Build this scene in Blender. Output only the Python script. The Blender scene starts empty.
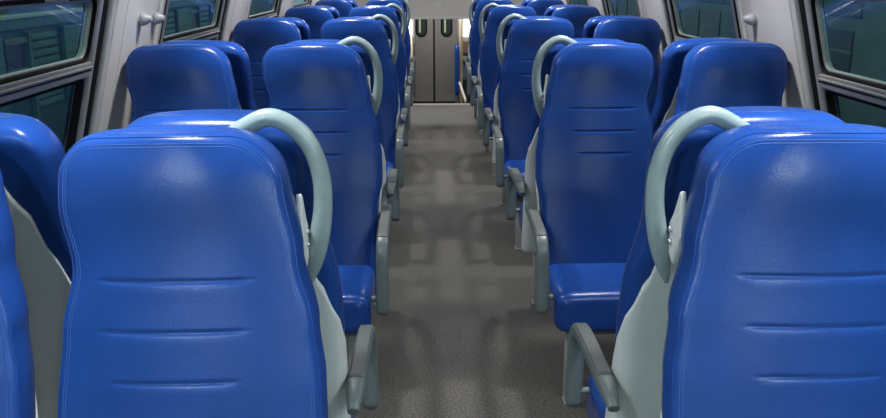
import bpy, bmesh, math, random
from mathutils import Matrix, Vector
random.seed(7)
scene = bpy.context.scene
COL = scene.collection

# ------------------------------------------------------------------ camera
PITCH, YAW, ROLL = 0.2626, 0.0152, 0.0034
cam_data = bpy.data.cameras.new('camera')
cam_data.sensor_width = 36.0
cam_data.lens = 880.0 / 886.0 * 36.0
cam_data.clip_start = 0.05
cam = bpy.data.objects.new('camera', cam_data)
COL.objects.link(cam)
fwd0 = Vector((math.sin(YAW), math.cos(YAW), 0))
right = Vector((math.cos(YAW), -math.sin(YAW), 0))
fwd = fwd0 * math.cos(PITCH) + Vector((0, 0, -1)) * math.sin(PITCH)
up = fwd0 * math.sin(PITCH) + Vector((0, 0, 1)) * math.cos(PITCH)
r2 = right * math.cos(ROLL) - up * math.sin(ROLL)
u2 = right * math.sin(ROLL) + up * math.cos(ROLL)
cam.matrix_world = Matrix(((r2.x, u2.x, -fwd.x, -0.1152), (r2.y, u2.y, -fwd.y, 0.0),
                           (r2.z, u2.z, -fwd.z, 1.5997), (0, 0, 0, 1)))
scene.camera = cam

# ------------------------------------------------------------------ world, exposure
world = bpy.data.worlds.new('depot_daylight')
scene.world = world
world.use_nodes = True
world.node_tree.nodes['Background'].inputs[0].default_value = (0.75, 0.9, 1.0, 1)
world.node_tree.nodes['Background'].inputs[1].default_value = 0.8
vs = scene.view_settings
vs.view_transform = 'Standard'
vs.look = 'None'
vs.gamma = 1.0
vs.use_curve_mapping = False
vs.exposure = 0.0
LAMP_W = 14.0          # watts of each ceiling lamp
LAMP_X = 0.68
VEST_W = 20.0

# ------------------------------------------------------------------ main measures (metres)
Y0, D, NROW = 1.6526, 1.95, 5
X_AISLE, X_WIN = 0.556, 1.082
FLOOR_END = 11.04

# ------------------------------------------------------------------ materials
def new_mat(name):
    m = bpy.data.materials.new(name)
    m.use_nodes = True
    nt = m.node_tree
    return m, nt, nt.nodes['Principled BSDF']

def plain(name, col, rough=0.5, metal=0.0, bump=0.0, bscale=200.0, var=0.0, vscale=6.0, spec=0.5):
    m, nt, b = new_mat(name)
    b.inputs['Roughness'].default_value = rough
    b.inputs['Metallic'].default_value = metal
    b.inputs['Specular IOR Level'].default_value = spec
    tc = nt.nodes.new('ShaderNodeTexCoord')
    n = nt.nodes.new('ShaderNodeTexNoise')
    n.inputs['Scale'].default_value = vscale
    n.inputs['Detail'].default_value = 4
    nt.links.new(tc.outputs['Object'], n.inputs['Vector'])
    r = nt.nodes.new('ShaderNodeValToRGB')
    r.color_ramp.elements[0].position = 0.3
    r.color_ramp.elements[1].position = 0.7
    r.color_ramp.elements[0].color = tuple(c * (1 - var) for c in col) + (1,)
    r.color_ramp.elements[1].color = tuple(min(1, c * (1 + var)) for c in col) + (1,)
    nt.links.new(n.outputs['Fac'], r.inputs['Fac'])
    nt.links.new(r.outputs['Color'], b.inputs['Base Color'])
    if bump:
        n2 = nt.nodes.new('ShaderNodeTexNoise')
        n2.inputs['Scale'].default_value = bscale
        n2.inputs['Detail'].default_value = 3
        nt.links.new(tc.outputs['Object'], n2.inputs['Vector'])
        bp = nt.nodes.new('ShaderNodeBump')
        bp.inputs['Strength'].default_value = bump
        bp.inputs['Distance'].default_value = 0.002
        nt.links.new(n2.outputs['Fac'], bp.inputs['Height'])
        nt.links.new(bp.outputs['Normal'], b.inputs['Normal'])
    return m

def emit(name, col, strength):
    m, nt, b = new_mat(name)
    b.inputs['Base Color'].default_value = col + (1,)
    b.inputs['Emission Color'].default_value = col + (1,)
    b.inputs['Emission Strength'].default_value = strength
    return m

def leather(name, col, rough=0.36):
    m, nt, b = new_mat(name)
    tc = nt.nodes.new('ShaderNodeTexCoord')
    big = nt.nodes.new('ShaderNodeTexNoise')
    big.inputs['Scale'].default_value = 9.0
    big.inputs['Detail'].default_value = 5
    nt.links.new(tc.outputs['Object'], big.inputs['Vector'])
    ramp = nt.nodes.new('ShaderNodeValToRGB')
    ramp.color_ramp.elements[0].position = 0.3
    ramp.color_ramp.elements[1].position = 0.75
    ramp.color_ramp.elements[0].color = tuple(c * 0.92 for c in col) + (1,)
    ramp.color_ramp.elements[1].color = tuple(c * 1.08 for c in col) + (1,)
    nt.links.new(big.outputs['Fac'], ramp.inputs['Fac'])
    nt.links.new(ramp.outputs['Color'], b.inputs['Base Color'])
    rr = nt.nodes.new('ShaderNodeMapRange')
    rr.inputs['To Min'].default_value = rough - 0.05
    rr.inputs['To Max'].default_value = rough + 0.07
    nt.links.new(big.outputs['Fac'], rr.inputs['Value'])
    nt.links.new(rr.outputs['Result'], b.inputs['Roughness'])
    v = nt.nodes.new('ShaderNodeTexVoronoi')
    v.inputs['Scale'].default_value = 420.0
    nt.links.new(tc.outputs['Object'], v.inputs['Vector'])
    bp = nt.nodes.new('ShaderNodeBump')
    bp.inputs['Strength'].default_value = 0.16
    bp.inputs['Distance'].default_value = 0.0012
    nt.links.new(v.outputs['Distance'], bp.inputs['Height'])
    nt.links.new(bp.outputs['Normal'], b.inputs['Normal'])
    b.inputs['Specular IOR Level'].default_value = 0.24
    b.inputs['Sheen Weight'].default_value = 0.03
    b.inputs['Sheen Roughness'].default_value = 0.35
    b.inputs['Sheen Tint'].default_value = (0.30, 0.22, 1.0, 1)
    return m

def floor_mat():
    m, nt, b = new_mat('speckled_vinyl')
    tc = nt.nodes.new('ShaderNodeTexCoord')
    n = nt.nodes.new('ShaderNodeTexNoise')
    n.inputs['Scale'].default_value = 110.0
    n.inputs['Detail'].default_value = 4
    n.inputs['Roughness'].default_value = 0.75
    nt.links.new(tc.outputs['Object'], n.inputs['Vector'])
    r = nt.nodes.new('ShaderNodeValToRGB')
    e = r.color_ramp.elements
    e[0].position, e[0].color = 0.40, (0.045, 0.043, 0.039, 1)
    e[1].position, e[1].color = 0.64, (0.21, 0.205, 0.185, 1)
    mid = e.new(0.5)
    mid.color = (0.105, 0.102, 0.093, 1)
    nt.links.new(n.outputs['Fac'], r.inputs['Fac'])
    n2 = nt.nodes.new('ShaderNodeTexNoise')
    n2.inputs['Scale'].default_value = 2.2
    n2.inputs['Detail'].default_value = 5
    nt.links.new(tc.outputs['Object'], n2.inputs['Vector'])
    mx = nt.nodes.new('ShaderNodeMix')
    mx.data_type = 'RGBA'
    mx.blend_type = 'MULTIPLY'
    mx.inputs['Factor'].default_value = 0.35
    nt.links.new(r.outputs['Color'], mx.inputs['A'])
    nt.links.new(n2.outputs['Fac'], mx.inputs['B'])
    nt.links.new(mx.outputs['Result'], b.inputs['Base Color'])
    b.inputs['Roughness'].default_value = 0.5
    b.inputs['Specular IOR Level'].default_value = 0.45
    bp = nt.nodes.new('ShaderNodeBump')
    bp.inputs['Strength'].default_value = 0.15
    bp.inputs['Distance'].default_value = 0.001
    nt.links.new(n.outputs['Fac'], bp.inputs['Height'])
    nt.links.new(bp.outputs['Normal'], b.inputs['Normal'])
    return m

def glass_mat():
    m = bpy.data.materials.new('tinted_window_glass')
    m.use_nodes = True
    nt = m.node_tree
    nt.nodes.clear()
    out = nt.nodes.new('ShaderNodeOutputMaterial')
    mix = nt.nodes.new('ShaderNodeMixShader')
    tr = nt.nodes.new('ShaderNodeBsdfTransparent')
    tr.inputs['Color'].default_value = (0.72, 0.86, 0.80, 1)
    gl = nt.nodes.new('ShaderNodeBsdfGlossy')
    gl.inputs['Roughness'].default_value = 0.015
    gl.inputs['Color'].default_value = (0.9, 0.9, 1.0, 1)
    fr = nt.nodes.new('ShaderNodeFresnel')
    fr.inputs['IOR'].default_value = 1.9
    geo = nt.nodes.new('ShaderNodeNewGeometry')
    inv = nt.nodes.new('ShaderNodeMath')              # only the face the light enters by reflects
    inv.operation = 'SUBTRACT'
    inv.inputs[0].default_value = 1.0
    mul = nt.nodes.new('ShaderNodeMath')
    mul.operation = 'MULTIPLY'
    nt.links.new(geo.outputs['Backfacing'], inv.inputs[1])
    nt.links.new(inv.outputs[0], mul.inputs[0])
    nt.links.new(fr.outputs['Fac'], mul.inputs[1])
    nt.links.new(mul.outputs[0], mix.inputs['Fac'])
    nt.links.new(tr.outputs[0], mix.inputs[1])
    nt.links.new(gl.outputs[0], mix.inputs[2])
    nt.links.new(mix.outputs[0], out.inputs['Surface'])
    return m

M = {
    'blue': leather('blue_leatherette', (0.012, 0.056, 0.268), 0.22),
    'stitch': plain('pale_blue_thread', (0.02, 0.09, 0.37), 0.6),
    'shell': plain('light_grey_shell_plastic', (0.70, 0.75, 0.78), 0.42, bump=0.08, bscale=500, var=0.03),
    'ring': plain('grey_green_handle_paint', (0.25, 0.335, 0.36), 0.24, bump=0.10, bscale=260, var=0.05, vscale=40),
    'arm': plain('slate_grey_armrest_plastic', (0.13, 0.17, 0.177), 0.38, bump=0.05, bscale=400, var=0.05),
    'pad': plain('dark_grey_armrest_pad', (0.115, 0.13, 0.128), 0.5, bump=0.12, bscale=500, var=0.06),
    'steel': plain('light_grey_leg_paint', (0.33, 0.34, 0.34), 0.45, var=0.04),
    'bolt': plain('bright_bolt_steel', (0.7, 0.7, 0.7), 0.25, metal=0.9),
    'wall': plain('warm_grey_wall_laminate', (0.76, 0.74, 0.71), 0.38, bump=0.04, bscale=300, var=0.03),
    'trim': plain('grey_painted_trim', (0.62, 0.62, 0.60), 0.35, var=0.04),
    'alu': plain('brushed_window_aluminium', (0.46, 0.45, 0.43), 0.36, metal=0.3, var=0.08, vscale=30),
    'rubber': plain('black_window_rubber', (0.008, 0.008, 0.009), 0.7, spec=0.15),
    'ceil': plain('off_white_ceiling_panel', (0.32, 0.31, 0.30), 0.5, var=0.02),
    'floor': floor_mat(),
    'glass': glass_mat(),
    'lamp': emit('lamp_diffuser', (1.0, 0.97, 0.92), 2.0),
    'hook': plain('grey_coat_hook_plastic', (0.38, 0.39, 0.42), 0.35),
    'nosing': plain('worn_aluminium_nosing', (0.42, 0.40, 0.36), 0.4, metal=0.4, var=0.15, vscale=60),
    'bulk': plain('grey_bulkhead_laminate', (0.58, 0.56, 0.53), 0.45, var=0.03),
    'door': plain('grey_door_paint', (0.20, 0.19, 0.175), 0.42, var=0.05),
    'black': plain('black_gap', (0.008, 0.008, 0.008), 0.6),
    'cream': plain('cream_rail_enamel', (0.62, 0.50, 0.33), 0.35, var=0.03),
    'white_rail': plain('white_rail_enamel', (0.8, 0.75, 0.66), 0.35),
    'day': emit('daylit_window', (1.0, 0.97, 0.90), 2.2),
    'brown': plain('brown_panel', (0.16, 0.10, 0.065), 0.5),
    'green': plain('teal_green_body_paint', (0.055, 0.16, 0.125), 0.45, var=0.2, vscale=3),
    'green_d': plain('dark_green_body_paint', (0.028, 0.085, 0.068), 0.5, var=0.25, vscale=4),
    'dark': plain('dark_recess', (0.012, 0.025, 0.025), 0.4),
    'sage': plain('sage_green_body_paint', (0.10, 0.16, 0.115), 0.5, var=0.15, vscale=3),
    'tblue': plain('blue_stripe_paint', (0.02, 0.07, 0.22), 0.4),
    'tcream': plain('cream_stripe_paint', (0.42, 0.46, 0.30), 0.4),
    'ground': plain('dark_ballast', (0.06, 0.058, 0.05), 0.9, bump=0.5, bscale=20, var=0.4, vscale=30),
}

# ------------------------------------------------------------------ helpers
def link(name, me, m=None, parent=None, smooth=True):
    if m is not None:
        me.materials.clear()
        me.materials.append(m)
    if smooth:
        for p in me.polygons:
            p.use_smooth = True
    o = bpy.data.objects.new(name, me)
    COL.objects.link(o)
    o.parent = parent
    return o

def bm_mesh(name, bm, sharp=None):
    bmesh.ops.recalc_face_normals(bm, faces=bm.faces)
    me = bpy.data.meshes.new(name)
    bm.to_mesh(me)
    bm.free()
    return me

def tag(o, label, cat, group=None):
    o['label'] = label
    o['category'] = cat
    if group:
        o['group'] = group
    return o

def struct(o):
    o['kind'] = 'structure'
    return o

def empty(name, loc=(0, 0, 0), rz=0.0):
    o = bpy.data.objects.new(name, None)
    o.empty_display_size = 0.1
    o.location = loc
    o.rotation_euler = (0, 0, rz)
    COL.objects.link(o)
    return o

def add_box(bm, x0, x1, y0, y1, z0, z1, fn=None):
    vs_ = []
    for x in (x0, x1):
        for y in (y0, y1):
            for z in (z0, z1):
                p = (x, y, z)
                vs_.append(bm.verts.new(fn(*p) if fn else p))
    for f in ((0, 1, 3, 2), (4, 6, 7, 5), (0, 4, 5, 1), (2, 3, 7, 6), (0, 2, 6, 4), (1, 5, 7, 3)):
        bm.faces.new([vs_[i] for i in f])

def box_mesh(name, x0, x1, y0, y1, z0, z1, bev=0.0, seg=2, fn=None):
    bm = bmesh.new()
    add_box(bm, x0, x1, y0, y1, z0, z1, fn)
    bmesh.ops.recalc_face_normals(bm, faces=bm.faces)
    if bev:
        bmesh.ops.bevel(bm, geom=list(bm.edges), offset=bev, segments=seg, affect='EDGES', profile=0.5)
    return bm_mesh(name, bm)

def rbox_mesh(name, c, h, r, n=10, warp=None):
    """rounded box: a subdivided cube clamped to an inner box and pushed out by r"""
    bm = bmesh.new()
    cache = {}
    def vert(p):
        k = tuple(round(q, 6) for q in p)
        if k not in cache:
            inner = [max(-(h[i] - r), min(h[i] - r, p[i] * h[i])) for i in range(3)]
            d = Vector([p[i] * h[i] - inner[i] for i in range(3)])
            if d.length > 1e-9:
                d = d.normalized() * r
            q = Vector(inner) + d
            if warp:
                q = Vector(warp(q.x, q.y, q.z))
            cache[k] = bm.verts.new((c[0] + q.x, c[1] + q.y, c[2] + q.z))
        return cache[k]
    t = []
    for i in range(n + 1):
        s = -1 + 2 * i / n
        t.append(math.copysign(abs(s) ** 0.6, s))
    for ax in range(3):
        a, b = (ax + 1) % 3, (ax + 2) % 3
        for sg in (-1, 1):
            for i in range(n):
                for j in range(n):
                    quad = []
                    for (ii, jj) in ((i, j), (i + 1, j), (i + 1, j + 1), (i, j + 1)):
                        p = [0, 0, 0]
                        p[ax], p[a], p[b] = sg, t[ii], t[jj]
                        quad.append(vert(p))
                    bm.faces.new(quad)
    return bm_mesh(name, bm)

def catmull(pts, n):
    P = [pts[0]] + list(pts) + [pts[-1]]
    out = []
    for i in range(1, len(P) - 2):
        for k in range(n):
            t = k / n
            out.append(tuple(0.5 * (2 * P[i][a] + (P[i + 1][a] - P[i - 1][a]) * t
                       + (2 * P[i - 1][a] - 5 * P[i][a] + 4 * P[i + 1][a] - P[i + 2][a]) * t * t
                       + (3 * P[i][a] - P[i - 1][a] - 3 * P[i + 1][a] + P[i + 2][a]) * t ** 3) for a in range(len(P[0]))))
    out.append(tuple(pts[-1]))
    return out

def tube_into(bm, path, radius, n=10, closed=False):
    path = [Vector(p) for p in path]
    rings = []
    m = len(path)
    ref = Vector((0, 1, 0))
    for i, p in enumerate(path):
        a = path[(i - 1) % m] if (closed or i > 0) else p
        b = path[(i + 1) % m] if (closed or i < m - 1) else p
        t = (b - a).normalized()
        s = t.cross(ref)
        if s.length < 1e-4:
            s = t.cross(Vector((1, 0, 0)))
        s.normalize()
        w = s.cross(t)
        r = radius[i] if isinstance(radius, (list, tuple)) else radius
        rings.append([bm.verts.new(p + (s * math.cos(2 * math.pi * k / n) + w * math.sin(2 * math.pi * k / n)) * r) for k in range(n)])
    for i in range(m if closed else m - 1):
        A, B = rings[i], rings[(i + 1) % m]
        for k in range(n):
            bm.faces.new((A[k], A[(k + 1) % n], B[(k + 1) % n], B[k]))
    if not closed:
        bm.faces.new(rings[0][::-1])
        bm.faces.new(rings[-1])

def tube_mesh(name, path, radius, n=10, closed=False):
    bm = bmesh.new()
    tube_into(bm, path, radius, n, closed)
    return bm_mesh(name, bm)

def lathe_mesh(name, prof, n=20, axis='z'):
    """profile of (radius, height) pairs turned around an axis"""
    bm = bmesh.new()
    rings = []
    for r, h in prof:
        ring = []
        for k in range(n):
            a = 2 * math.pi * k / n
            c, s = r * math.cos(a), r * math.sin(a)
            ring.append(bm.verts.new((c, s, h) if axis == 'z' else (h, c, s)))
        rings.append(ring)
    for A, B in zip(rings, rings[1:]):
        for k in range(n):
            bm.faces.new((A[k], A[(k + 1) % n], B[(k + 1) % n], B[k]))
    bm.faces.new(rings[0][::-1])
    bm.faces.new(rings[-1])
    return bm_mesh(name, bm)

def lerp_tab(tab, x):
    if x <= tab[0][0]:
        return tab[0][1]
    for (a, va), (b, vb) in zip(tab, tab[1:]):
        if x <= b:
            t = (x - a) / (b - a)
            t = t * t * (3 - 2 * t)
            return va + (vb - va) * t
    return tab[-1][1]

# ------------------------------------------------------------------ the coach: floor, walls, ceiling
def XW(z):                       # inner face of the inclined side walls
    return 1.43 if z < 0.85 else 1.345 - 0.26 * (z - 1.17)
Y_BACK = -3.2
Z_CEIL = 2.15
WIN_Z0, WIN_Z1 = 0.86, 1.605

def wfn(side):
    """wall coordinates (depth outwards, along the coach, height) -> world, on the inclined wall"""
    return lambda n, y, z: (side * (1.345 - 0.26 * (z - 1.17) + n), y, z)

struct(link('floor', box_mesh('floor', -1.46, 1.46, Y_BACK, FLOOR_END, -0.05, 0.0), M['floor'], smooth=False))
struct(link('ceiling', box_mesh('ceiling', -1.15, 1.15, Y_BACK, FLOOR_END + 0.06, Z_CEIL, Z_CEIL + 0.05), M['ceil'], smooth=False))
struct(link('wall_back', box_mesh('wall_back', -1.46, 1.46, Y_BACK - 0.05, Y_BACK, -0.05, Z_CEIL + 0.05), M['wall'], smooth=False))

POST_HALF = 0.345
def posts(side):
    off = 0.06 if side > 0 else -0.035
    return [(Y0 + k * D + off - POST_HALF, Y0 + k * D + off + POST_HALF) for k in range(-2, 5)]

def build_wall(side, name):
    ps = posts(side)
    bm = bmesh.new()
    f = wfn(side)
    add_box(bm, 1.43 * side, (1.43 + 0.06) * side, Y_BACK, FLOOR_END + 0.06, -0.05, 0.845)
    yend = FLOOR_END + 0.06
    add_box(bm, 0, 0.06, Y_BACK, yend, 0.845, WIN_Z0, f)
    add_box(bm, 0, 0.06, Y_BACK, yend, WIN_Z1, Z_CEIL + 0.05, f)
    for a, b in ps:
        add_box(bm, 0, 0.06, a, b, WIN_Z0, WIN_Z1, f)
    add_box(bm, 0, 0.06, Y_BACK, ps[0][0] - 0.6, WIN_Z0, WIN_Z1, f)
    add_box(bm, 0, 0.06, ps[-1][1] + 0.0 + 1.2, yend, WIN_Z0, WIN_Z1, f)
    w = struct(link(name, bm_mesh(name, bm), M['wall'], smooth=False))
    for a, b in ps[1:]:
        # moulded cover of the pillar: a proud panel with rounded edge strips beside the windows
        o = link('pillar_panel', box_mesh('pillar_panel', -0.014, 0.0, a + 0.085, b - 0.085, WIN_Z0 - 0.02, WIN_Z1 + 0.3, 0.005, 2, f), M['wall'], w, smooth=False)
        seam = a + 0.2 if side < 0 else b - 0.2
        link('panel_seam', box_mesh('panel_seam', -0.0155, -0.0135, seam - 0.002, seam + 0.002, WIN_Z0 - 0.02, WIN_Z1 + 0.28, 0, 1, f), M['trim'], w, smooth=False)
        for e0, e1 in ((a + 0.012, a + 0.06), (b - 0.06, b - 0.012)):
            link('pillar_edge', box_mesh('pillar_edge', -0.022, 0.0, e0, e1, WIN_Z0 - 0.02, WIN_Z1 + 0.1, 0.010, 3, f), M['trim'], w, smooth=False)
    return w, ps

def frame_mesh(name, side, y0, y1, z0, z1, wid, n0, n1, rad=0.05, seg=6):
    """a rounded rectangular ring on the wall plane"""
    f = wfn(side)
    def outline(a, b, c, d, r):
        pts = []
        for cy, cz, st in ((b - r, d - r, 0), (a + r, d - r, 1), (a + r, c + r, 2), (b - r, c + r, 3)):
            for k in range(seg + 1):
                an = (st + k / seg) * math.pi / 2
                pts.append((cy + r * math.cos(an), cz + r * math.sin(an)))
        return pts
    o = outline(y0, y1, z0, z1, rad)
    i = outline(y0 + wid, y1 - wid, z0 + wid, z1 - wid, max(0.008, rad - wid * 0.6))
    bm = bmesh.new()
    b_ = min(0.006, wid * 0.25)
    loops = []
    for n, t in ((n1, 0), (n0 + b_, 0), (n0, b_ / wid), (n0, 1 - b_ / wid), (n0 + b_, 1), (n1, 1)):
        loops.append([bm.verts.new(f(n, oo[0] + (ii[0] - oo[0]) * t, oo[1] + (ii[1] - oo[1]) * t)) for oo, ii in zip(o, i)])
    k = len(o)
    for A, B in zip(loops, loops[1:] + loops[:1]):
        for j in range(k):
            bm.faces.new((A[j], A[(j + 1) % k], B[(j + 1) % k], B[j]))
    return bm_mesh(name, bm)

win_no = 0
def build_window(side, ya, yb):
    global win_no
    win_no += 1
    w = struct(empty('window_%d' % win_no, (0, 0, 0)))
    f = wfn(side)
    zt = 1.275 if side < 0 else 1.21          # centre of the crossbar
    link('gasket', frame_mesh('gasket', side, ya, yb, WIN_Z0, WIN_Z1, 0.05, -0.011, 0.05, 0.07), M['rubber'], w, False)
    link('window_frame', frame_mesh('window_frame', side, ya + 0.045, yb - 0.045, WIN_Z0 + 0.03, WIN_Z1 - 0.03, 0.045, -0.010, 0.045, 0.06), M['alu'], w, False)
    yl, yr = ya + 0.09, yb - 0.09
    tr = link('crossbar', box_mesh('crossbar', -0.016, 0.04, yl, yr, zt - 0.027, zt + 0.027, 0.006, 2, f), M['alu'], w, False)
    link('crossbar_groove', box_mesh('crossbar_groove', -0.0175, -0.0155, yl, yr, zt - 0.004, zt + 0.0, 0, 1, f), M['rubber'], tr, False)
    link('crossbar_lip', box_mesh('crossbar_lip', -0.022, -0.014, yl, yr, zt + 0.004, zt + 0.012, 0.002, 1, f), M['alu'], tr, False)
    link('sash_rubber', frame_mesh('sash_rubber', side, yl - 0.003, yr + 0.003, zt + 0.024, WIN_Z1 - 0.076, 0.012, -0.004, 0.04, 0.05), M['rubber'], w, False)
    link('sash', frame_mesh('sash', side, yl + 0.012, yr - 0.012, zt + 0.036, WIN_Z1 - 0.088, 0.010, 0.006, 0.03, 0.04), M['alu'], w, False)
    link('lower_rubber', frame_mesh('lower_rubber', side, yl - 0.003, yr + 0.003, WIN_Z0 + 0.076, zt - 0.024, 0.018, 0.0, 0.04, 0.03), M['rubber'], w, False)
    link('pane', box_mesh('pane', 0.012, 0.016, yl, yr, zt + 0.02, WIN_Z1 - 0.07, 0, 1, f), M['glass'], w, False)
    link('pane', box_mesh('pane', 0.014, 0.018, yl, yr, WIN_Z0 + 0.07, zt - 0.02, 0, 1, f), M['glass'], w, False)
    ym = (ya + yb) / 2
    link('latch', box_mesh('latch', -0.03, 0.01, ym + 0.10, ym + 0.22, WIN_Z1 - 0.088, WIN_Z1 - 0.055, 0.006, 2, f), M['alu'], w, False)

for side, nm in ((-1, 'wall_left'), (1, 'wall_right')):
    w, ps = build_wall(side, nm)
    edges = [(ps[i][1], ps[i + 1][0]) for i in range(len(ps) - 1)] + [(ps[-1][1], ps[-1][1] + 1.2)]
    for a, b in edges[1:]:
        build_window(side, a, b)
    struct(link('baseboard_' + nm[5:], box_mesh('baseboard', side * 1.405, side * 1.43, Y_BACK, FLOOR_END, 0, 0.09, 0.004), M['trim'], smooth=False))

# ------------------------------------------------------------------ ceiling lamps: two rows of tubes along the coach
def ceiling_lamp(side, k):
    root = empty('ceiling_lamp', (side * (0.92 if k < 0 else LAMP_X), Y0 + k * D - 0.10, Z_CEIL))
    where = ('left', 'right')[side > 0]
    order = {-2: 'farthest behind the camera', -1: 'just behind the camera', 0: 'above the nearest pair', 1: 'above the second pair',
             2: 'above the third pair', 3: 'above the fourth pair', 4: 'above the farthest pair'}[k]
    tag(root, 'round white ceiling lamp over the %s seats, %s' % (where, order), 'lamp', 'ceiling lamps')
    link('bezel', lathe_mesh('bezel', [(0.115, -0.03), (0.135, -0.026), (0.145, -0.012), (0.147, 0.0)], 28), M['trim'], root)
    link('diffuser', lathe_mesh('diffuser', [(0.08, -0.036), (0.105, -0.034), (0.114, -0.028)], 28), M['lamp'], root)
    la = bpy.data.lights.new('lamp_bulb', 'AREA')
    la.shape = 'DISK'
    la.size = 0.15
    la.energy = LAMP_W * (1.65 if k < 0 else 1.2 if k == 4 else 0.70)      # added power: rear lamps lift the near seats, end lamps the bulkhead
    la.spread = math.radians(180 if k < 0 or k == 4 else 116)
    la.color = (0.80, 1.0, 0.98) if k < 0 else (1.0, 0.98, 0.96)
    lo = bpy.data.objects.new('lamp_bulb', la)
    lo.location = (0, 0, -0.042)
    lo.parent = root
    COL.objects.link(lo)
for side in (-1, 1):
    for k in range(-2, 5):
        ceiling_lamp(side, k)

# ------------------------------------------------------------------ seats
# local frame: origin on the floor under the handle plane between two back-to-back seats, seat facing -y
ZT = 1.332
# half widths of the backrest: on the wall side it has a waist, on the aisle side it narrows to make room for the handle
W_TAB = [(0.40, 0.214), (0.86, 0.214), (1.0, 0.204), (1.10, 0.186), (1.22, 0.212), (1.40, 0.210)]
I_TAB = [(0.40, 0.232), (0.70, 0.232), (0.83, 0.252), (0.90, 0.250), (1.0, 0.238), (1.12, 0.209), (1.25, 0.186), (1.40, 0.182)]
# aisle side of the seats that face away: full width up to the top
V_TAB = [(0.40, 0.230), (0.70, 0.232), (0.84, 0.240), (0.92, 0.238), (1.10, 0.214), (1.22, 0.216), (1.40, 0.212)]
SIDE_TAB = [I_TAB, W_TAB]          # aisle side, wall side
R_SIDE = [0.105, 0.068]            # radius of the top corner, aisle side and wall side
R_MAX = 0.105
def base_half(z, s):
    return lerp_tab(SIDE_TAB[0] if s > 0 else SIDE_TAB[1], z)
def r_top(s):
    return R_SIDE[0] if s > 0 else R_SIDE[1]
def face_y(z):
    return -0.127 - 0.27 * (1.334 - z)
def thick(z):
    return lerp_tab([(0.4, 0.085), (0.9, 0.085), (1.22, 0.106), (1.4, 0.106)], z)
GROOVES = ((1.088, 0.131), (1.004, 0.121), (0.921, 0.102))
def smooth01(a, b, x):
    t = max(0.0, min(1.0, (x - a) / (b - a)))
    return t * t * (3 - 2 * t)
R_EDGE = 0.015

def half_width(z, s):
    a = base_half(z, s)
    r = r_top(s)
    if z > ZT - r:
        d = min(r, z - (ZT - r))
        a = a - r + math.sqrt(max(0.0, r ** 2 - d ** 2))
    return a

def relief(x, z, a):
    u = min(1.0, abs(x) / a)
    w = 1 - u ** 2.2
    d = -0.022 * w
    d += -0.013 * math.exp(-((z - 1.26) / 0.085) ** 2) * w
    d += -0.010 * math.exp(-((z - 0.90) / 0.19) ** 2) * w
    for zg, hw in GROOVES:
        m = 1 - smooth01(hw - 0.012, hw + 0.004, abs(x))
        d += 0.0026 * math.exp(-((z - zg) / 0.0034) ** 2) * m
        d -= 0.0009 * math.exp(-((z - zg + 0.016) / 0.012) ** 2) * m
    return d

def front_point(x, z):
    """a point on the front face of the backrest"""
    a = half_width(z, x)
    y = face_y(z)
    if z > ZT - R_EDGE:
        d = z - (ZT - R_EDGE)
        y += R_EDGE - math.sqrt(max(0.0, R_EDGE ** 2 - d ** 2))
    xe = a - abs(x)
    if xe < R_EDGE:
        d = R_EDGE - max(0.0, xe)
        y += R_EDGE - math.sqrt(max(0.0, R_EDGE ** 2 - d ** 2))
    return y + relief(x, z, a)

def crown(x, z):
    return z - 0.010 * (x / 0.2) ** 2 * smooth01(1.05, 1.33, z)

def backrest_mesh(hand):
    zs = set()
    z = 0.46
    while z < ZT - R_MAX:
        zs.add(round(z, 4))
        z += 0.0135
    for zg, _ in GROOVES:
        for k in range(-5, 6):
            zs.add(round(zg + k * 0.0026, 4))
    for k in range(0, 23):
        zs.add(round(ZT - R_MAX + R_MAX * math.sin(k / 22 * math.pi / 2), 5))
    zs = sorted(zs)
    bm = bmesh.new()
    rings = []
    nf, nc, nr = 34, 5, 12
    for z in zs:
        aw, ai = half_width(z, -1), half_width(z, 1)
        yr = face_y(z) + thick(z)
        if z > ZT - 0.05:
            d = z - (ZT - 0.05)
            yr -= 0.05 - math.sqrt(max(0, 0.05 ** 2 - d ** 2))
        ring = []
        ed = [R_EDGE * (1 - math.cos(k / nc * math.pi / 2)) for k in range(nc)]
        xs = [-aw + e for e in ed]
        lo_, hi_ = -aw + R_EDGE, ai - R_EDGE
        xs += [lo_ + (hi_ - lo_) * k / nf for k in range(nf + 1)]
        xs += [ai - e for e in ed[::-1]]
        for x in xs:
            ring.append((x, front_point(x, z), z))
        rr = 0.03
        yi, yw = front_point(ai, z), front_point(-aw, z)
        for k in range(1, 4):
            ring.append((ai + 0.004 * math.sin(math.pi * k / 4), yi + (yr - rr - yi) * k / 4, z))
        for k in range(nc + 1):
            an = k / nc * math.pi / 2
            ring.append((ai - rr + rr * math.cos(an), yr - rr + rr * math.sin(an), z))
        for k in range(1, nr):
            x = (ai - rr) + (-aw + rr - ai + rr) * k / nr
            ring.append((x, yr + 0.006 * (1 - (x / 0.24) ** 2), z))
        for k in range(nc + 1):
            an = math.pi / 2 + k / nc * math.pi / 2
            ring.append((-aw + rr + rr * math.cos(an), yr - rr + rr * math.sin(an), z))
        for k in range(1, 4):
            ring.append((-aw - 0.004 * math.sin(math.pi * k / 4), yr - rr + (yw - (yr - rr)) * k / 4, z))
        rings.append([bm.verts.new((hand * p[0], p[1], crown(p[0], p[2]))) for p in ring])
    n = len(rings[0])
    for A, B in zip(rings, rings[1:]):
        for k in range(n):
            bm.faces.new((A[k], A[(k + 1) % n], B[(k + 1) % n], B[k]))
    bm.faces.new(rings[0][::-1])
    bm.faces.new(rings[-1])
    return bm_mesh('backrest', bm)

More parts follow.
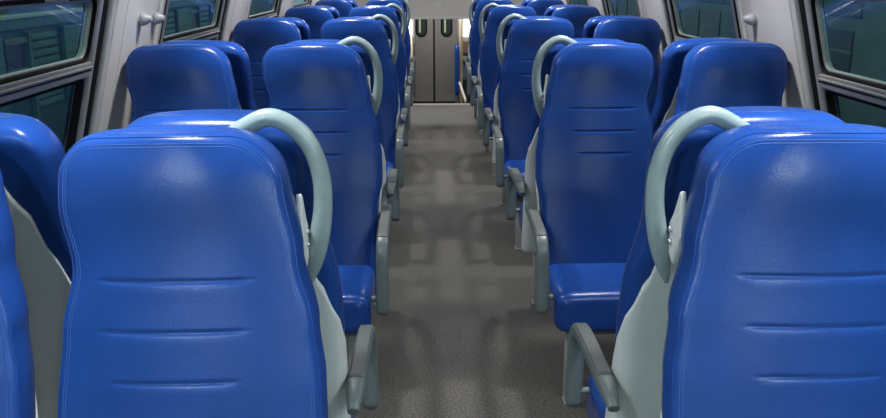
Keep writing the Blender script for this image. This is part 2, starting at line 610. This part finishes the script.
def outline_path(hand, inset, lift, zlow=0.52):
    """runs up one side of the front face, over the top and down the other"""
    sides = []
    N = 26
    for sd in (1, -1):
        pts = []
        rt = r_top(sd)
        zc = ZT - rt
        rad = rt - inset
        for k in range(N + 1):
            z = zlow + (zc - zlow) * k / N
            pts.append((sd * (base_half(z, sd) - inset), z))
        ax = base_half(zc, sd) - rt
        for k in range(1, 11):
            an = k / 10 * math.pi / 2
            pts.append((sd * (ax + rad * math.cos(an)), zc + rad * math.sin(an)))
        for k in range(1, 7):
            pts.append((sd * ax * (1 - k / 6), zc + rad))
        sides.append(pts)
    full = sides[0] + sides[1][:-1][::-1]
    return [(hand * x, front_point(x, min(z, ZT - 0.001)) - lift, crown(x, z)) for x, z in full]

def stitching_mesh(hand):
    bm = bmesh.new()
    for ins in (0.0145, 0.0195):
        tube_into(bm, outline_path(hand, ins, -0.0003), 0.0008, 5)
    return bm_mesh('stitching', bm)

SHELL_TAB = [(0, 1.26), (0.106, 1.222), (0.155, 1.145), (0.180, 1.03), (0.205, 0.95), (0.235, 0.86), (0.258, 0.74), (0.275, 0.60), (0.34, 0.50)]
def shell_mesh(hand):
    """grey cover over the rear and the rear edge of the sides"""
    bm = bmesh.new()
    na, nz = 44, 26
    L = 0.272
    outer = []
    inner = []
    for i in range(na + 1):
        c = -L + 2 * L * i / na
        s, ca = (1 if c >= 0 else -1), abs(c)
        ztop = lerp_tab(SHELL_TAB, ca)
        co, ci = [], []
        for j in range(nz + 1):
            z = 0.33 + (ztop - 0.33) * j / nz
            for dst, off in ((co, 0.009), (ci, 0.0015)):
                a = base_half(z, s) + 0.003
                yr = face_y(z) + thick(z)
                rr = 0.03
                flat = a - rr
                arc = rr * math.pi / 2
                if ca <= flat:
                    x, y = ca, yr + 0.006 * (1 - (ca / a) ** 2) + off
                elif ca <= flat + arc:
                    an = (ca - flat) / rr
                    x, y = flat + (rr + off) * math.sin(an), yr - rr + (rr + off) * math.cos(an)
                else:
                    x, y = a + off, yr - rr - (ca - flat - arc)
                dst.append(bm.verts.new((hand * s * x, y, z)))
        outer.append(co)
        inner.append(ci)
    for i in range(na):
        for j in range(nz):
            bm.faces.new((outer[i][j], outer[i + 1][j], outer[i + 1][j + 1], outer[i][j + 1]))
            bm.faces.new((inner[i][j], inner[i][j + 1], inner[i + 1][j + 1], inner[i + 1][j]))
        bm.faces.new((outer[i][nz], outer[i + 1][nz], inner[i + 1][nz], inner[i][nz]))
        bm.faces.new((outer[i][0], inner[i][0], inner[i + 1][0], outer[i + 1][0]))
    for i in (0, na):
        for j in range(nz):
            bm.faces.new((outer[i][j], outer[i][j + 1], inner[i][j + 1], inner[i][j]))
    return bm_mesh('back_shell', bm)

def cushion_mesh():
    def warp(x, y, z):
        t = smooth01(-0.05, 0.2, y)
        z2 = z + (0.012 * t if z > 0 else 0)
        if z > 0:
            z2 += 0.008 * (1 - (x / 0.225) ** 2)
        return (x, y, z2)
    return rbox_mesh('seat_cushion', (0, -0.492, 0.418), (0.226, 0.198, 0.074), 0.042, 14, warp)

def rect_sweep(name, path, w, t, cx, rad=0.008):
    """rounded rectangular bar of width w (x) and thickness t swept along a path in the y-z plane"""
    bm = bmesh.new()
    m = len(path)
    rings = []
    for i in range(m):
        a, b = path[max(0, i - 1)], path[min(m - 1, i + 1)]
        dy, dz = b[0] - a[0], b[1] - a[1]
        l = math.hypot(dy, dz)
        ny, nz = -dz / l, dy / l
        ti = t[i] if isinstance(t, (list, tuple)) else t
        wi = w[i] if isinstance(w, (list, tuple)) else w
        ring = []
        r = min(rad, ti * 0.45, wi * 0.45)
        for sx, st, q in ((1, 1, 0), (-1, 1, 1), (-1, -1, 2), (1, -1, 3)):
            for k in range(4):
                an = (q + k / 3) * math.pi / 2
                u = sx * (wi / 2 - r) + r * math.cos(an)
                v = st * (ti / 2 - r) + r * math.sin(an)
                ring.append(bm.verts.new((cx + u, path[i][0] + ny * v, path[i][1] + nz * v)))
        rings.append(ring)
    n = len(rings[0])
    for A, B in zip(rings, rings[1:]):
        for k in range(n):
            bm.faces.new((A[k], A[(k + 1) % n], B[(k + 1) % n], B[k]))
    bm.faces.new(rings[0][::-1])
    bm.faces.new(rings[-1])
    return bm_mesh(name, bm)

ARM_X = X_AISLE - 0.288                # distance from the seat's centre line
ARM_KEYS = [(-0.105, 0.666), (-0.14, 0.676), (-0.21, 0.681), (-0.36, 0.680), (-0.50, 0.674), (-0.562, 0.661),
            (-0.594, 0.625), (-0.606, 0.57), (-0.614, 0.49), (-0.618, 0.425), (-0.616, 0.405)]
ARM_PATH = catmull(ARM_KEYS, 4)
def arm_dims():
    n = len(ARM_PATH)
    t, w = [], []
    for i in range(n):
        s = i / (n - 1)
        e = min(1, i / 4) if i < 4 else 1
        t.append(lerp_tab([(0, 0.018), (0.1, 0.030), (0.2, 0.037), (0.5, 0.036), (0.9, 0.042), (1.0, 0.020)], s))
        w.append(lerp_tab([(0, 0.026), (0.2, 0.042), (0.9, 0.046), (1.0, 0.032)], s))
    return t, w
def arm_mesh(sg):
    t, w = arm_dims()
    return rect_sweep('armrest', ARM_PATH, w, t, sg * ARM_X, 0.010)
def pad_mesh(sg):
    pth = [(y, z + 0.0175) for y, z in catmull(ARM_KEYS[2:6], 5)]
    pth[0] = (pth[0][0], pth[0][1] - 0.002)
    return rect_sweep('arm_pad', pth, 0.035, 0.008, sg * ARM_X, 0.004)

HOOP = [(0.535, 1.262, 0.0165), (0.505, 1.290, 0.017), (0.468, 1.316, 0.0175), (0.421, 1.3365, 0.018), (0.378, 1.322, 0.018), (0.343, 1.283, 0.018),
        (0.3245, 1.225, 0.018), (0.3225, 1.165, 0.0185), (0.331, 1.105, 0.020), (0.343, 1.055, 0.018), (0.352, 1.02, 0.011), (0.356, 1.00, 0.004)]
def hoop_mesh(sg):
    # sg: on which side of the seat (local x) the aisle lies
    P = catmull(HOOP, 5)
    return tube_mesh('grab_handle', [(sg * (X_AISLE - p[0]), 0.0, p[1]) for p in P], [p[2] for p in P], 16)

def clip_mesh(sg):
    """pointed bracket that ties the foot of the handle to the seat's rear edge"""
    bm = bmesh.new()
    x0 = X_AISLE - 0.366
    pts = [(-0.062, 1.205), (-0.026, 1.150), (-0.004, 1.128), (-0.004, 1.07), (-0.040, 1.05), (-0.078, 1.12)]
    A = [bm.verts.new((sg * x0, y, z)) for y, z in pts]
    B = [bm.verts.new((sg * (x0 + 0.014), y, z)) for y, z in pts]
    n = len(pts)
    bm.faces.new(A)
    bm.faces.new(B[::-1])
    for k in range(n):
        bm.faces.new((A[k], A[(k + 1) % n], B[(k + 1) % n], B[k]))
    bmesh.ops.recalc_face_normals(bm, faces=bm.faces)
    bmesh.ops.bevel(bm, geom=list(bm.edges), offset=0.004, segments=2, affect='EDGES', profile=0.5)
    return bm_mesh('handle_bracket', bm)

ME = {
    'seat_cushion': cushion_mesh(),
    'seat_pan': rbox_mesh('seat_pan', (0, -0.42, 0.335), (0.175, 0.18, 0.03), 0.012, 6),
    'leg': box_mesh('leg', -0.017, 0.017, -0.03, 0.03, 0.010, 0.31, 0.006),
    'foot_plate': box_mesh('foot_plate', -0.019, 0.019, -0.033, 0.033, 0.0, 0.011, 0.004),
    'bolt': lathe_mesh('bolt', [(0.006, -0.004), (0.006, 0.001), (0.004, 0.003)], 10, 'x'),
}
for away in (0, 1):
    SIDE_TAB[:] = [V_TAB, I_TAB] if away else [I_TAB, W_TAB]
    R_SIDE[:] = [0.075, 0.080] if away else [0.105, 0.068]
    for sg in (-1, 1):
        ME['backrest', sg, away] = backrest_mesh(sg)
        ME['stitching', sg, away] = stitching_mesh(sg)
        ME['piping', sg, away] = tube_mesh('piping', outline_path(sg, 0.004, 0.0), 0.0016, 6)
        ME['back_shell', sg, away] = shell_mesh(sg)
for sg in (-1, 1):
    ME['armrest', sg] = arm_mesh(sg)
    ME['arm_pad', sg] = pad_mesh(sg)
    ME['hoop', sg] = hoop_mesh(sg)
    ME['clip', sg] = clip_mesh(sg)
    x0, x1 = ARM_X - 0.042, ARM_X - 0.012
    ME['arm_pivot', sg] = lathe_mesh('arm_pivot', [(0.009, sg * x0), (0.010, sg * (x0 + 0.004)), (0.010, sg * x1)], 14, 'x')
MAT_OF = {'backrest': 'blue', 'stitching': 'stitch', 'piping': 'blue', 'back_shell': 'shell', 'seat_cushion': 'blue', 'seat_pan': 'arm', 'leg': 'steel',
          'foot_plate': 'steel', 'bolt': 'bolt', 'armrest': 'arm', 'arm_pad': 'pad', 'hoop': 'ring', 'clip': 'shell', 'arm_pivot': 'arm'}
for key, me in ME.items():
    me.materials.append(M[MAT_OF[key if isinstance(key, str) else key[0]]])
    for p in me.polygons:
        p.use_smooth = len(p.vertices) == 4

def part(name, me, parent, loc=None):
    o = bpy.data.objects.new(name, me)
    if loc:
        o.location = loc
    o.parent = parent
    COL.objects.link(o)
    return o

def make_seat(x, y, rz, label, group, hand, away, arm=0, hoop=0):
    root = empty('train_seat', (x, y, 0), rz)
    tag(root, label, 'seat', group)
    b = part('backrest', ME['backrest', hand, away], root)
    part('stitching', ME['stitching', hand, away], b)
    part('piping', ME['piping', hand, away], b)
    part('back_shell', ME['back_shell', hand, away], root)
    part('seat_cushion', ME['seat_cushion'], root)
    part('seat_pan', ME['seat_pan'], root)
    for lx in (-0.145, 0.145):
        for ly in (-0.525,):
            l = part('leg', ME['leg'], root, (lx, ly, 0))
            part('foot_plate', ME['foot_plate'], l)
    if arm:
        a = part('armrest', ME['armrest', arm], root)
        part('arm_pad', ME['arm_pad', arm], a)
        part('arm_pivot', ME['arm_pivot', arm], a, (0, -0.262, 0.676))
        part('arm_pivot', ME['arm_pivot', arm], a, (0, -0.606, 0.46))
    if hoop:
        h = part('grab_handle', ME['hoop', hoop], root)
        c = part('handle_bracket', ME['clip', hoop], root)
        for bz in (1.095, 1.12):
            part('bolt', ME['bolt'], c, (hoop * (X_AISLE - 0.350), -0.028, bz))
    return root

ROWS = ('nearest', 'second', 'third', 'fourth', 'farthest')
for k in range(NROW):
    y = Y0 + k * D
    for side, sn in ((-1, 'left'), (1, 'right')):
        for col, cx in (('aisle', X_AISLE), ('window', X_WIN)):
            for away in (0, 1):
                aisle_dir = -side if not away else side
                rown = '%s pair from the camera' % ROWS[k]
                if away:
                    lab = 'blue %s seat facing away, its back seen, %s block, %s' % (col, sn, rown)
                else:
                    lab = 'blue %s seat facing the camera, %s block, %s' % (col, sn, rown)
                make_seat(side * cx, y, math.pi if away else 0.0, lab,
                          'blue seats facing away' if away else 'blue seats facing the camera', aisle_dir, away,
                          arm=aisle_dir if col == 'aisle' else 0,
                          hoop=aisle_dir if (col == 'aisle' and not away) else 0)

# ------------------------------------------------------------------ coat hooks
def coat_hook(side, y, z, label):
    root = empty('coat_hook', (side * (XW(z) - 0.014), y, z))
    tag(root, label, 'hook', 'coat hooks on the pillars')
    s = -side
    link('rosette', lathe_mesh('rosette', [(0.030, 0.0), (0.030, s * 0.004), (0.022, s * 0.009)], 20, 'x'), M['hook'], root)
    link('peg', lathe_mesh('peg', [(0.028, s * 0.006), (0.026, s * 0.018), (0.020, s * 0.030), (0.013, s * 0.040), (0.011, s * 0.045), (0.004, s * 0.048)], 20, 'x'), M['hook'], root)
    return root
coat_hook(1, 3.80, 1.405, 'grey rounded coat hook on the right pillar')
coat_hook(-1, 3.60, 1.425, 'grey coat hook on the left pillar, farther from the next window')
coat_hook(-1, 3.78, 1.420, 'grey coat hook on the left pillar, beside the next window')

# ------------------------------------------------------------------ stairhead, bulkhead and vestibule at the far end
struct(link('trim_1', box_mesh('trim_1', -1.40, 1.40, FLOOR_END - 0.10, FLOOR_END + 0.012, 0.0, 0.006, 0.002), M['nosing'], smooth=False))
bm = bmesh.new()
add_box(bm, -1.46, 1.46, FLOOR_END + 0.02, FLOOR_END + 0.07, 1.045, Z_CEIL + 0.05)
add_box(bm, -1.46, -0.62, FLOOR_END + 0.02, FLOOR_END + 0.07, -0.6, 1.045)
add_box(bm, 0.62, 1.46, FLOOR_END + 0.02, FLOOR_END + 0.07, -0.6, 1.045)
we = struct(link('wall_end', bm_mesh('wall_end', bm), M['bulk'], smooth=False))
link('inspection_plate', box_mesh('inspection_plate', -0.035, 0.035, FLOOR_END + 0.012, FLOOR_END + 0.02, 1.19, 1.26, 0.002), M['trim'], we, False)
link('lower_rail', box_mesh('lower_rail', -0.62, 0.62, FLOOR_END + 0.010, FLOOR_END + 0.02, 1.045, 1.073, 0.003), M['trim'], we, False)

VF = -0.27
struct(link('stair_1', box_mesh('stair_1', -0.7, 0.7, FLOOR_END + 0.0, FLOOR_END + 0.30, VF, -0.135, 0.004), M['floor'], smooth=False))
struct(link('floor_vestibule', box_mesh('floor_vestibule', -1.46, 1.46, FLOOR_END, 13.2, VF - 0.05, VF), M['floor'], smooth=False))
struct(link('ceiling_vestibule', box_mesh('ceiling_vestibule', -1.46, 1.46, FLOOR_END + 0.07, 13.2, 1.75, 1.8), M['ceil'], smooth=False))
for side, nm in ((-1, 'wall_vestibule_left'), (1, 'wall_vestibule_right')):
    wv = struct(link(nm, box_mesh(nm, side * 1.15, side * 1.2, FLOOR_END + 0.07, 13.2, VF, 1.75), M['wall'], smooth=False))
YD = 13.0
bm = bmesh.new()
add_box(bm, -1.2, 1.2, YD + 0.04, YD + 0.1, VF, 1.75)
struct(link('wall_vestibule_end', bm_mesh('wall_vestibule_end', bm), M['bulk'], smooth=False))

# two-leaf vestibule door with long round-ended window slots
door = struct(empty('door_1', (-0.04, YD, VF)))
def leaf_window(name, cx, z0, z1, hw, y0, y1, mat, parent):
    bm = bmesh.new()
    pts = []
    for k in range(13):
        an = math.pi + k / 12 * math.pi
        pts.append((cx + hw * math.cos(an), z0 + hw + hw * math.sin(an)))
    for k in range(13):
        an = k / 12 * math.pi
        pts.append((cx + hw * math.cos(an), z1 - hw + hw * math.sin(an)))
    A = [bm.verts.new((x, y0, z)) for x, z in pts]
    B = [bm.verts.new((x, y1, z)) for x, z in pts]
    bm.faces.new(A)
    bm.faces.new(B[::-1])
    for i in range(len(pts)):
        j = (i + 1) % len(pts)
        bm.faces.new((A[i], A[j], B[j], B[i]))
    return link(name, bm_mesh(name, bm), mat, parent, False)
for s in (-1, 1):
    wl = 0.285 if s < 0 else 0.345
    lf = link('door_leaf', box_mesh('door_leaf', s * 0.014, s * wl, -0.02, 0.03, 0.03, 1.95, 0.004), M['door'], door, False)
    cx = -0.182 if s < 0 else 0.182
    leaf_window('window_rubber', cx, 0.965, 1.80, 0.085, -0.028, -0.01, M['rubber'], lf)
    leaf_window('leaf_pane', cx, 0.99, 1.775, 0.060, -0.031, -0.027, M['dark'], lf)
    link('glass_strip', box_mesh('glass_strip', cx - 0.035, cx - 0.008, -0.033, -0.030, 1.03, 1.70), M['tcream'], lf, False)
link('door_gap', box_mesh('door_gap', -0.014, 0.014, 0.0, 0.03, 0.0, 1.95), M['black'], door, False)
link('sill', box_mesh('sill', -0.5, 0.5, -0.03, 0.03, 0.0, 0.03, 0.003), M['black'], door, False)

# bright side windows in the vestibule, rails, folding seat
def bright_window(name, x0, x1, y, z0, z1):
    w = struct(empty(name, ((x0 + x1) / 2, y, z0)))
    hw = (x1 - x0) / 2
    link('pane', box_mesh('pane', -hw, hw, 0.0, 0.006, 0.0, z1 - z0), M['day'], w, False)
    for a, b, c, d in ((-hw - 0.025, -hw, 0, z1 - z0), (hw, hw + 0.025, 0, z1 - z0), (-hw - 0.025, hw + 0.025, -0.025, 0)):
        link('frame_bar', box_mesh('frame_bar', a, b, -0.012, 0.01, c, d, 0.003), M['trim'], w, False)
bright_window('window_13', -0.56, -0.355, 12.97, 0.72, 1.4)
bright_window('window_14', 0.375, 0.55, 12.97, 0.70, 1.4)

def rail(name, pts, r, mat, label):
    o = link(name, tube_mesh(name, pts, r, 12), M[mat])
    return tag(o, label, 'rail', 'stairhead rails')
rail('grab_pole', [(-0.365, 12.3, VF), (-0.365, 12.3, 0.75)], 0.022, 'cream', 'cream vertical grab pole left of the grey end door')
rail('grab_pole', [(0.332, 12.3, VF), (0.332, 12.3, 1.75)], 0.022, 'cream', 'cream vertical grab pole right of the grey end door')
rail('stair_handrail', [(0.300, 12.0, 0.15), (0.345, 11.25, 0.03), (0.345, 11.20, 0.0)], 0.016, 'white_rail', 'white sloping handrail at the right of the stairhead')
for sx, nm, lab in ((-1, 'wall_cabinet', 'brown cabinet beside the end door, behind the left pole'), (1, 'wall_cabinet', 'brown cabinet beside the end door, behind the right pole')):
    c = empty(nm, (sx * 0.50, 12.86, VF))
    tag(c, lab, 'cabinet', 'vestibule cabinets')
    link('body', box_mesh('body', -0.14, 0.14, -0.09, 0.09, 0.0, 0.92, 0.008), M['brown'], c, False)
    link('cabinet_door', box_mesh('cabinet_door', -0.12, 0.12, -0.10, -0.088, 0.04, 0.76, 0.004), M['dark'], c, False)
fs = empty('folding_seat', (0.285, 12.72, VF))
tag(fs, 'dark blue folded seat right of the end door', 'seat')
link('pad', rbox_mesh('pad', (0, 0, 0.52), (0.035, 0.16, 0.35), 0.03, 6), M['blue'], fs)
link('stand', box_mesh('stand', -0.02, 0.02, -0.12, 0.12, 0.0, 0.17, 0.006), M['arm'], fs, False)
vl = empty('vestibule_lamp', (0, 12.1, 1.75))
tag(vl, 'round white lamp in the vestibule ceiling beyond the stairs', 'lamp')
link('housing', lathe_mesh('housing', [(0.16, -0.03), (0.17, -0.02), (0.17, 0.0)], 24), M['trim'], vl)
link('diffuser', lathe_mesh('diffuser', [(0.10, -0.05), (0.14, -0.04), (0.15, -0.028)], 24), M['lamp'], vl)
la = bpy.data.lights.new('vestibule_bulb', 'AREA')
la.shape = 'DISK'
la.size = 0.26
la.energy = VEST_W
lo = bpy.data.objects.new('vestibule_bulb', la)
lo.location = (0, 0, -0.055)
lo.parent = vl
COL.objects.link(lo)

# ------------------------------------------------------------------ outside: tracks and the trains alongside
struct(link('ground', box_mesh('ground', -30, 30, -15, 40, -2.3, -2.2), M['ground'], smooth=False))
TX = 4.6                                     # distance of the neighbouring trains from the middle of the aisle
tl = empty('green_locomotive', (-TX, 8.0, -2.2))
tag(tl, 'dark green locomotive side with cabinets and louvres beyond the left windows', 'train')
def ob(name, y0, y1, z0, z1, d0, d1, mat, parent, side, bev=0.008):
    """a plate on a train's side: y and z in the world, d out of the side towards us"""
    return link(name, box_mesh(name, -side * d0, -side * d1, y0 - 8.0, y1 - 8.0, z0 + 2.2, z1 + 2.2, bev), M[mat], parent, False)
ob('body', -4, 26, -1.6, 1.02, -1.6, 0.0, 'green_d', tl, -1)
ob('roof', -4, 26, 1.16, 1.75, -1.5, -0.08, 'green_d', tl, -1)
ob('roof_gutter', -4, 26, 1.13, 1.175, -0.10, 0.06, 'tcream', tl, -1)
ob('fascia', -4, 26, 1.015, 1.135, -0.2, 0.03, 'green', tl, -1)
y = -1.55
while y < 22:
    ob('cabinet', y, y + 0.90, 0.06, 0.985, -0.1, 0.06, 'green', tl, -1)
    for i in range(3):
        ob('rib', y + 0.06, y + 0.84, 0.28 + 0.19 * i, 0.295 + 0.19 * i, 0.05, 0.068, 'green_d', tl, -1, 0.002)
    ob('cabinet_lock', y + 0.74, y + 0.80, 0.86, 0.90, 0.05, 0.072, 'dark', tl, -1, 0.004)
    ob('vent_box', y + 1.02, y + 1.48, 0.46, 0.93, -0.1, 0.014, 'dark', tl, -1)
    ob('vent_lintel', y + 0.99, y + 1.54, 0.86, 0.93, -0.1, 0.04, 'sage', tl, -1)
    ob('vent_sill', y + 1.02, y + 1.48, 0.56, 0.60, -0.1, 0.03, 'sage', tl, -1)
    ob('post', y + 1.52, y + 1.58, 0.0, 0.985, -0.05, 0.06, 'green', tl, -1)
    for i in range(9):
        z = 0.12 + i * 0.095
        ob('louvre', y + 1.63, y + 2.33, z, z + 0.068, -0.05, 0.04, 'green', tl, -1, 0.008)
    y += 2.50
for yb_ in (3.0, 18.0):
    ob('bogie', yb_ - 1.6, yb_ + 1.6, -2.2, -1.5, -1.4, -0.2, 'dark', tl, -1)

tr_ = empty('green_railcar', (TX, 8.0, -2.2))
tag(tr_, 'grey-green railcar with dark windows and striped panels beyond the right windows', 'train')
ob('body', -4, 34, -1.6, 1.9, -1.6, 0.0, 'sage', tr_, 1)
for y in [2.2 + 1.15 * q for q in range(4)] + [9.85 + 1.15 * q for q in range(20)]:
    ob('car_window', y, y + 0.82, 0.44, 0.96, -0.05, 0.014, 'dark', tr_, 1)
    ob('window_bar', y, y + 0.82, 0.70, 0.73, 0.0, 0.024, 'sage', tr_, 1, 0.003)
    ob('upper_panel', y - 0.14, y + 0.96, 1.10, 1.31, -0.05, 0.018, 'green_d', tr_, 1)
for y in (10.15, 16.0, 22.0):
    ob('stripe_blue', y, y + 0.61, 0.145, 0.26, -0.02, 0.014, 'tblue', tr_, 1, 0.002)
    ob('stripe_cream', y, y + 0.61, 0.08, 0.145, -0.02, 0.014, 'tcream', tr_, 1, 0.002)
    ob('stripe_green', y, y + 0.61, -0.12, 0.08, -0.02, 0.014, 'green', tr_, 1, 0.002)
    ob('stripe_dark', y, y + 0.61, -0.36, -0.12, -0.02, 0.014, 'dark', tr_, 1, 0.002)
for yb_ in (3.0, 18.0):
    ob('bogie', yb_ - 1.6, yb_ + 1.6, -2.2, -1.5, -1.4, -0.2, 'dark', tr_, 1)
